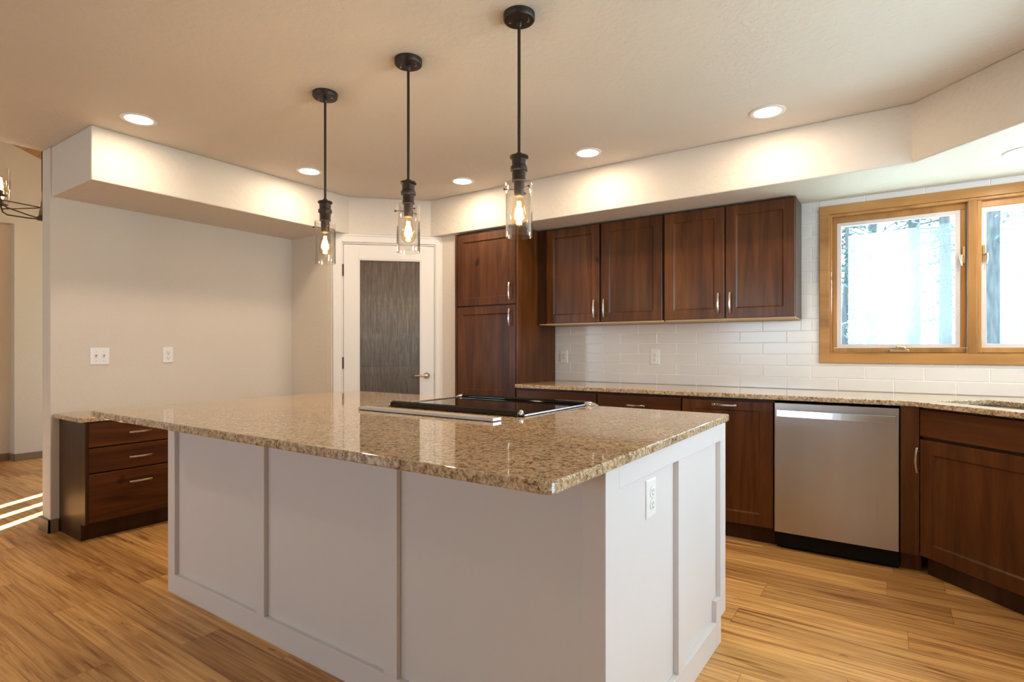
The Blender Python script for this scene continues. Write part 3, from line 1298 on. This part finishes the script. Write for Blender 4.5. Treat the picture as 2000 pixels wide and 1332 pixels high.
# range set into the island from its far side
rg = thing('range', (-1.61, 2.1, 0), 'black glass slide-in range with chrome rails set into the granite island', 'range')
MB().box(RX0 + .004, RX1 - .004, RY + .01, 2.44, .02, .905).build('range_body', 'black_enamel', rg, True, .003)
MB().box(-1.992, -1.226, 1.892, 2.455, .9145, .920).build('cooktop_glass', 'black_glass', rg, True, .002)
for x in (-1.994, -1.224):
    MB().tube([(x, 1.90, .919), (x, 2.46, .919)], .0052, 8).build('side_rail', 'rail_steel', rg, True)
bar = MB().xprism([(1.878, .915), (1.876, .926), (1.880, .936), (1.889, .942), (1.900, .942), (1.911, .936), (1.917, .925), (1.917, .915)], -1.965, -1.238)
bar.build('rear_trim_bar', 'black_enamel', rg, True, .003)
MB().lathe([(.0135, -.001), (.0135, .003), (.010, .008), (.001, .010)], (-1.238, 1.899, .929), 16, 'X').build('bar_end_cap', 'chrome', rg, True)
rl = MB().xprism([(2.448, .915), (2.446, .926), (2.452, .934), (2.470, .934), (2.492, .926), (2.500, .912), (2.500, .900)], -1.992, -1.229)
rl.build('control_rail', 'black_enamel', rg, True, .002)
for x, sgn in ((-1.229, 1), (-1.992, -1)):
    m = MB()
    prof = [(.019, 0), (.019, .018), (.013, .045), (.004, .062)]
    vs, fs = [], []
    for r_, dx in prof:
        for k in range(8):
            a = PI * k / 7
            vs.append((x + sgn * dx, 2.473 + math.cos(a) * .026 * (r_ / .019), .9145 + math.sin(a) * r_))
    for i in range(3):
        for k in range(7):
            fs.append((i * 8 + k, i * 8 + k + 1, i * 8 + 9 + k, i * 8 + 8 + k))
        fs.append((i * 8 + 7, i * 8, i * 8 + 8, i * 8 + 15))
    fs += [tuple(range(8)), tuple(range(31, 23, -1))]
    m.add(vs, fs, True)
    m.build('rail_end_cap', 'chrome', rg, True)
MB().box(RX0 + .006, RX1 - .006, 2.44, 2.47, .17, .80).build('oven_door', 'black_glass', rg, True, .004)
MB().tube([(-1.93, 2.51, .76), (-1.29, 2.51, .76)], .011, 10).box(-1.92, -1.90, 2.47, 2.51, .752, .768).box(-1.32, -1.30, 2.47, 2.51, .752, .768).build('oven_handle', 'nickel', rg, True)

vt = thing('downdraft_vent', (-1.606, 1.725, CT), 'long flat stainless vent strip lying across the granite in front of the black range', 'vent')
MB().box(-1.977, -1.235, 1.701, 1.749, CT, CT + .0025).build('vent_base', 'gap_dark', vt, True)
MB().box(-1.98, -1.232, 1.697, 1.753, CT + .0025, CT + .0140).build('vent_cap', 'dull_steel', vt, True, .001)
MB().box(-1.2321, -1.2312, 1.699, 1.751, CT + .0035, CT + .0132).build('end_cap', 'chrome', vt, True)

# ------------------------------------------------------------------ wall plates


def outlet(loc, rz, label, rocker=False, name='wall_outlet', two_gang=False):
    o = thing(name, loc, label, 'light switch' if (two_gang or rocker) else 'outlet', rz)
    w = .058 if two_gang else .0365
    m = MB()
    h, t, b = .0585, .0065, .004
    m.add([(-w, 0, -h), (w, 0, -h), (w, 0, h), (-w, 0, h), (-w, -t + .003, -h), (w, -t + .003, -h), (w, -t + .003, h), (-w, -t + .003, h),
           (-w + b, -t, -h + b), (w - b, -t, -h + b), (w - b, -t, h - b), (-w + b, -t, h - b)],
          [(3, 2, 1, 0)] + [f for i in range(4) for j in [(i + 1) % 4] for f in ((i, j, 4 + j, 4 + i), (4 + i, 4 + j, 8 + j, 8 + i))] + [(8, 9, 10, 11)])
    m.build('cover_plate', 'plate_white', o)
    if two_gang:
        for x in (-.023, .023):
            s = MB().box(x - .005, x + .005, -t - .001, -t + .001, -.012, .012).build('switch_slot', 'vinyl_white', o)
            MB().add([(x - .0035, -t, -.003), (x + .0035, -t, -.003), (x + .0035, -t, .007), (x - .0035, -t, .007),
                      (x - .0035, -t - .012, .006), (x + .0035, -t - .012, .006), (x + .0035, -t - .010, .012), (x - .0035, -t - .010, .012)],
                     [(0, 1, 5, 4), (1, 2, 6, 5), (2, 3, 7, 6), (3, 0, 4, 7), (4, 5, 6, 7)]).build('toggle', 'brass_old', o)
            for zz in (.030, -.030):
                MB().lathe([(.001, -t - .001), (.003, -t - .0005)], (x, 0, zz), 8, 'Y').build('screw', 'plain_grey', o)
    elif rocker:
        MB().box(-.0165, .0165, -t - .002, -t + .001, -.033, .033).build('rocker_frame', 'plate_white', o, bevel=.001)
        for z in (-.012, .012):
            MB().box(-.012, .012, -t - .0035, -t - .001, z - .010, z + .010).build('rocker_button', 'vinyl_white', o, bevel=.001)
    else:
        for z in (-.0195, .0195):
            r = MB().lathe([(.0168, -t + .001), (.0168, -t - .002), (.0155, -t - .003), (.001, -t - .003)], (0, 0, z), 20, 'Y').build('receptacle', 'plate_white', o)
            MB().box(-.0075, -.0055, -t - .0034, -t - .0028, z - .001, z + .009).box(.0055, .0075, -t - .0034, -t - .0028, z, z + .008).lathe([(.0025, -t - .0028), (.0025, -t - .0034), (.0005, -t - .0034)], (0, 0, z - .0075), 8, 'Y').build('socket_slot', 'slot_dark', r)
        MB().lathe([(.001, -t - .001), (.003, -t - .0005)], (0, 0, 0), 8, 'Y').build('screw', 'plain_grey', o)
    return o


outlet((-4.4848, 1.579, 1.139), R(90), 'white double toggle switch plate on the plain left wall', two_gang=True, name='light_switch')
outlet((-4.4848, 2.020, 1.144), R(90), 'white duplex outlet on the plain left wall beside the switch plate')
outlet((-2.351, 4.2929, 1.125), 0, 'white rocker switch on the tile beside the tall pantry cabinet', rocker=True, name='light_switch')
outlet((-1.540, 4.2929, 1.127), 0, 'white duplex outlet in the middle of the tile backsplash')
p = endp(.343, -T - .0002)
outlet((p[0], p[1], .733), math.atan2(du.y, du.x), 'white duplex outlet on the end panel of the white island')
outlet((-7.7998, 1.80, 1.20), R(90), 'small white switch plate on the far hall wall', rocker=True, name='light_switch')

# ------------------------------------------------------------------ pendants
PD = [((-1.206, 1.838), 'black pendant with clear glass cylinder hanging in front of the tall pantry cabinet'),
      ((-1.806, 1.838), 'black pendant with clear glass cylinder hanging in front of the glass pantry door'),
      ((-2.393, 1.836), 'black pendant with clear glass cylinder hanging left of the pantry door casing')]
pn = thing('pendant_lamp', (PD[0][0][0], PD[0][0][1], HC), PD[0][1], 'pendant lamp', group='pendants over the island')
Z = lambda z: z - HC
MB().lathe([(.062, 0), (.062, -.020), (.058, -.025), (.001, -.026)], (0, 0, 0), 36).lathe([(.010, -.024), (.010, -.045), (.006, -.05)], (0, 0, 0), 14).build('canopy', 'bronze', pn)
for a in (R(205), R(25)):
    MB().lathe([(.004, -.025), (.004, -.031), (.001, -.032)], (.036 * math.cos(a), .036 * math.sin(a), 0), 8).build('canopy_screw', 'nickel', pn)
MB().tube([(0, 0, -.04), (0, 0, Z(1.943))], .0062, 12).build('rod', 'bronze', pn)
sock = [(.012, Z(1.955)), (.012, Z(1.947)), (.036, Z(1.943)), (.037, Z(1.937)), (.029, Z(1.930)), (.028, Z(1.906)), (.033, Z(1.902)), (.0345, Z(1.894)), (.033, Z(1.886)),
        (.028, Z(1.883)), (.0275, Z(1.853)), (.0285, Z(1.850)), (.028, Z(1.845)), (.021, Z(1.842)), (.0205, Z(1.790)), (.017, Z(1.785)), (.001, Z(1.785))]
so = MB().lathe(sock, (0, 0, 0), 28).build('socket', 'bronze', pn)
for k in range(3):
    a = R(100 + 120 * k)
    c_, s_ = math.cos(a), math.sin(a)
    MB().tube([(.018 * c_, .018 * s_, Z(1.812)), (.057 * c_, .057 * s_, Z(1.812))], .0022, 8).tube([(.056 * c_, .056 * s_, Z(1.812)), (.062 * c_, .062 * s_, Z(1.812))], .0045, 10).build('pin', 'bronze', so)
gls = MB()
ro, ri, za, zb = .0525, .0500, Z(1.838), Z(1.626)
n = 48
vs, fs = [], []
for r_, z_ in ((ro, za), (ro, zb), (ri, zb), (ri, za)):
    for k in range(n):
        vs.append((r_ * math.cos(2 * PI * k / n), r_ * math.sin(2 * PI * k / n), z_))
for i in range(4):
    i2 = (i + 1) % 4
    for k in range(n):
        k2 = (k + 1) % n
        fs.append((i * n + k, i * n + k2, i2 * n + k2, i2 * n + k))
gls.add(vs, fs, True).build('glass_shade', 'lamp_glass', pn)
bulb = [(.013, Z(1.79)), (.0145, Z(1.775)), (.021, Z(1.75)), (.029, Z(1.72)), (.032, Z(1.700)), (.029, Z(1.683)), (.018, Z(1.672)), (.001, Z(1.668))]
bl = MB().lathe(bulb, (0, 0, 0), 24).build('bulb', 'bulb_glass', pn)
fm = MB()
for k in range(6):
    a = 2 * PI * k / 6
    fm.tube([(.006 * math.cos(a), .006 * math.sin(a), Z(1.765)), (.010 * math.cos(a), .010 * math.sin(a), Z(1.695))], .0016, 6)
fm.build('filament', 'filament', bl)
pl = bpy.data.lights.new('pendant_bulb_light', 'POINT')
pl.energy = PEND_W
pl.color = (1.0, .77, .53)
pl.shadow_soft_size = .02
plo = bpy.data.objects.new('bulb_light', pl)
col.objects.link(plo)
plo.parent = pn
plo.location = (0, 0, Z(1.73))
for (x, y), lab in PD[1:]:
    c = copy_tree(pn)
    c.location = (x, y, HC)
    c['label'] = lab

# ------------------------------------------------------------------ recessed lights
DL = [((-3.53, 1.435, HC), 'round recessed ceiling light near the outer corner of the left soffit'),
      ((-3.53, 2.568, HC), 'round recessed ceiling light beside the soffit in front of the diagonal pantry corner'),
      ((-2.76, 3.401, HC), 'round recessed ceiling light above the tall pantry cabinet'),
      ((-1.675, 3.387, HC), 'round recessed ceiling light above the wall cabinets'),
      ((-.572, 3.369, HC), 'round recessed ceiling light nearest the kitchen window'),
      ((.545, 3.79, HS), 'round recessed light in the soffit above the sink window')]
FILL_DL = [((-3.6, -.6, HC), 'unseen recessed fill light added over the walkway in front of the island'),  # unseen fill lamps added for warm ambient light, outside the view
       ((.55, 1.5, HC), 'unseen recessed fill light added beside the island near the side window')]
dl = thing('recessed_light', DL[0][0], DL[0][1], 'ceiling light', group='recessed ceiling lights')
MB().lathe([(.092, 0), (.092, -.004), (.086, -.007), (.070, -.005), (.070, 0)], (0, 0, 0), 40).build('trim_ring', 'trim_white', dl)
MB().lathe([(.001, -.0042), (.070, -.0042), (.070, -.001)], (0, 0, 0), 40).build('lens', 'lens_glow', dl)
ld = bpy.data.lights.new('recessed_light_beam', 'AREA')
ld.shape = 'DISK'
ld.size = .13
ld.energy = DOWN_W
ld.color = WARM
lo = bpy.data.objects.new('beam', ld)
col.objects.link(lo)
lo.parent = dl
lo.location = (0, 0, -.012)
for loc, lab in DL[1:] + FILL_DL:
    c = copy_tree(dl)
    c.location = loc
    c['label'] = lab
    if (loc, lab) in FILL_DL:
        for k in c.children:
            if k.type == 'LIGHT':
                k.data = k.data.copy()
                k.data.energy = 3.0 if loc[0] > 0 else 6.5

# ------------------------------------------------------------------ hall chandelier
ch = thing('chandelier', (-6.0, 1.694, 3.43), 'dark metal chandelier with clear glass shades hanging in the hall', 'chandelier')
zc = 2.30 - 3.43
MB().lathe([(.001, 0), (.065, 0), (.065, -.022), (.03, -.03)], (0, 0, 0), 20).build('canopy', 'bronze', ch)
MB().tube([(0, 0, -.02), (0, 0, zc + .04)], .011, 12).build('stem', 'bronze', ch)
MB().lathe([(.001, zc - .012), (.045, zc - .006), (.05, zc + .01), (.03, zc + .03), (.024, zc + .12), (.012, zc + .16)], (0, 0, 0), 18).build('hub', 'bronze', ch)
lat = Vector((math.cos(R(34.796)), math.sin(R(34.796))))
fwd = Vector((-lat.y, lat.x))
shades = []
for k in range(5):
    a = R(185 + 72 * k)
    d2 = lat * math.cos(a) + fwd * math.sin(a)
    r_ = .335
    P = lambda q, z: (d2.x * q, d2.y * q, z)
    ar = MB().tube([P(.02, zc + .005), P(.12, zc + .012), P(r_ - .05, zc + .035), P(r_ - .012, zc + .06), P(r_, zc + .10), P(r_, zc + .125)], .006, 8)
    ar.tube([P(.02, zc + .10), P(r_, zc + .085)], .005, 8)
    arm = ar.build('arm', 'bronze', ch)
    cx_, cy_ = d2.x * r_, d2.y * r_
    MB().lathe([(.001, zc + .118), (.045, zc + .120), (.045, zc + .126), (.020, zc + .128), (.020, zc + .16), (.001, zc + .16)], (cx_, cy_, 0), 16).build('cup', 'bronze', arm)
    MB().lathe([(.046, zc + .127), (.058, zc + .19), (.060, zc + .33)], (cx_, cy_, 0), 24)
    gm = MB()
    vs, fs = [], []
    n = 24
    prof = [(.050, zc + .127), (.060, zc + .16), (.062, zc + .335)]
    for r2, z2 in prof:
        for q in range(n):
            vs.append((cx_ + r2 * math.cos(2 * PI * q / n), cy_ + r2 * math.sin(2 * PI * q / n), z2))
    for i in range(2):
        for q in range(n):
            q2 = (q + 1) % n
            fs.append((i * n + q, i * n + q2, (i + 1) * n + q2, (i + 1) * n + q))
    gm.add(vs, fs, True).build('glass_shade', 'lamp_glass', arm)
    b_ = MB().lathe([(.013, zc + .16), (.016, zc + .18), (.030, zc + .22), (.031, zc + .245), (.020, zc + .275), (.001, zc + .285)], (cx_, cy_, 0), 16).build('bulb', 'bulb_glass', arm)
    f_ = MB()
    for q in range(4):
        aa = PI / 2 * q
        f_.tube([(cx_ + .006 * math.cos(aa), cy_ + .006 * math.sin(aa), zc + .18), (cx_ + .009 * math.cos(aa), cy_ + .009 * math.sin(aa), zc + .26)], .003, 6)
    f_.build('filament', 'filament', arm)
    L = bpy.data.lights.new('chandelier_light', 'POINT')
    L.energy = 3
    L.color = (1.0, .66, .36)
    L.shadow_soft_size = .025
    lo_ = bpy.data.objects.new('bulb_light', L)
    col.objects.link(lo_)
    lo_.parent = ch
    lo_.location = (cx_, cy_, zc + .23)

# ------------------------------------------------------------------ outdoors
g = MB()
NX, NY = 24, 22
gx = lambda i: -24 + 48 * i / NX
gy = lambda j: 4.6 + 46 * (j / NY) ** 1.5


def gz(x, y):
    t = max(0, y - 7)
    return -.25 + .105 * min(t, 18) + .02 * max(0, t - 18) + .12 * math.sin(x * .5 + y * .3)


vs = [(gx(i), gy(j), gz(gx(i), gy(j))) for j in range(NY + 1) for i in range(NX + 1)]
fs = [(j * (NX + 1) + i, j * (NX + 1) + i + 1, (j + 1) * (NX + 1) + i + 1, (j + 1) * (NX + 1) + i) for j in range(NY) for i in range(NX)]
gr_ = g.add(vs, fs, True).build('ground_outside', 'grass_ground')
gr_['kind'] = 'structure'


def pine(seed, h=11.0, r=.17, low=2.6, spread=1.5, nb=34):
    rnd = random.Random(seed)
    t = thing('pine_tree', (0, 0, 0), 'pine', 'tree')
    MB().tube([(0, 0, -.4), (.03, 0, h * .3), (-.04, .05, h * .6), (0, 0, h)], [r * 1.15, r, r * .75, .03], 10).build('trunk', 'bark', t)
    br = MB()
    fo = MB()
    for k in range(nb):
        z = low + (h - low) * (k / nb) ** .9
        a = rnd.uniform(0, 2 * PI)
        L = spread * (1 + rnd.uniform(-.27, .4)) * (1.15 - (z - low) / (h - low) * .8)
        dr = rnd.uniform(-.25, .12)
        e = Vector((math.cos(a) * L, math.sin(a) * L, z + dr * L))
        br.tube([(0, 0, z), tuple(e * .5 + Vector((0, 0, z * .5 + .06))), tuple(e)], [.03, .018, .006], 5)
        for q in range(36):
            f = rnd.uniform(.25, 1.05)
            c = Vector((0, 0, z)) * (1 - f) + e * f + Vector((rnd.gauss(0, .16), rnd.gauss(0, .16), rnd.gauss(0, .11)))
            ax = Vector((rnd.uniform(-1, 1), rnd.uniform(-1, 1), rnd.uniform(-.6, .6))).normalized()
            b2_ = ax.cross(Vector((rnd.uniform(-1, 1), rnd.uniform(-1, 1), 1))).normalized()
            l_, w_ = rnd.uniform(.07, .13), rnd.uniform(.018, .035)
            fo.add([c - ax * l_, c + b2_ * w_, c + ax * l_, c - b2_ * w_], [(0, 1, 2, 3)])
    br.build('branches', 'bark', t)
    fo.build('foliage', 'needles', t, recalc=False)
    return t


tr_a = pine(3, 9.5, .125, 2.7, 1.5, 46)
tr_b = pine(11, 11, .135, 3.0, 1.4, 46)
tr_c = pine(23, 4.6, .07, .35, .85, 40)
spots = [(.40, 18.0, 1.0, tr_b, 'pine trunk showing through the middle of the left window pane'),
         (1.02, 17.2, .95, tr_a, 'dark pine trunk beside the window mullion in the left pane'),
         (1.62, 14.6, .95, tr_b, 'pine trunk just past the mullion in the right window pane'),
         (-.55, 21.0, 1.05, tr_a, 'pine trunk at the left edge of the left window pane'),
         (3.4, 23.0, 1.1, tr_a, 'pine standing further back in the right window pane'),
         (-2.4, 24.0, 1.1, tr_b, 'pine hidden past the left window frame, further up the slope'),
         (-4.2, 31.0, 1.2, tr_a, 'distant pine far up the slope past the left window frame'),
         (5.4, 26.0, 1.1, tr_b, 'distant pine up the slope past the right window edge'),
         (-.95, 15.5, 1.0, tr_c, 'young pine bushy to the ground at the left edge of the window'),
         (1.42, 23.5, .8, tr_c, 'young pine showing beside the dark trunk next to the mullion'),
         (.72, 24.0, .5, tr_c, 'small young pine low behind the middle trunk'),
         (2.6, 18.0, .55, tr_c, 'small young pine low in the right window pane')]
first = {}
for i, (x, y, s, src, lab) in enumerate(spots):
    if src.name not in first:
        t = src
        first[src.name] = 1
    else:
        t = copy_tree(src)
    t.location = (x, y, gz(x, y))
    t.rotation_euler = (0, 0, i * 1.3)
    t.scale = (s, s, s)
    tag(t, lab, 'tree', 'pines outside the window')
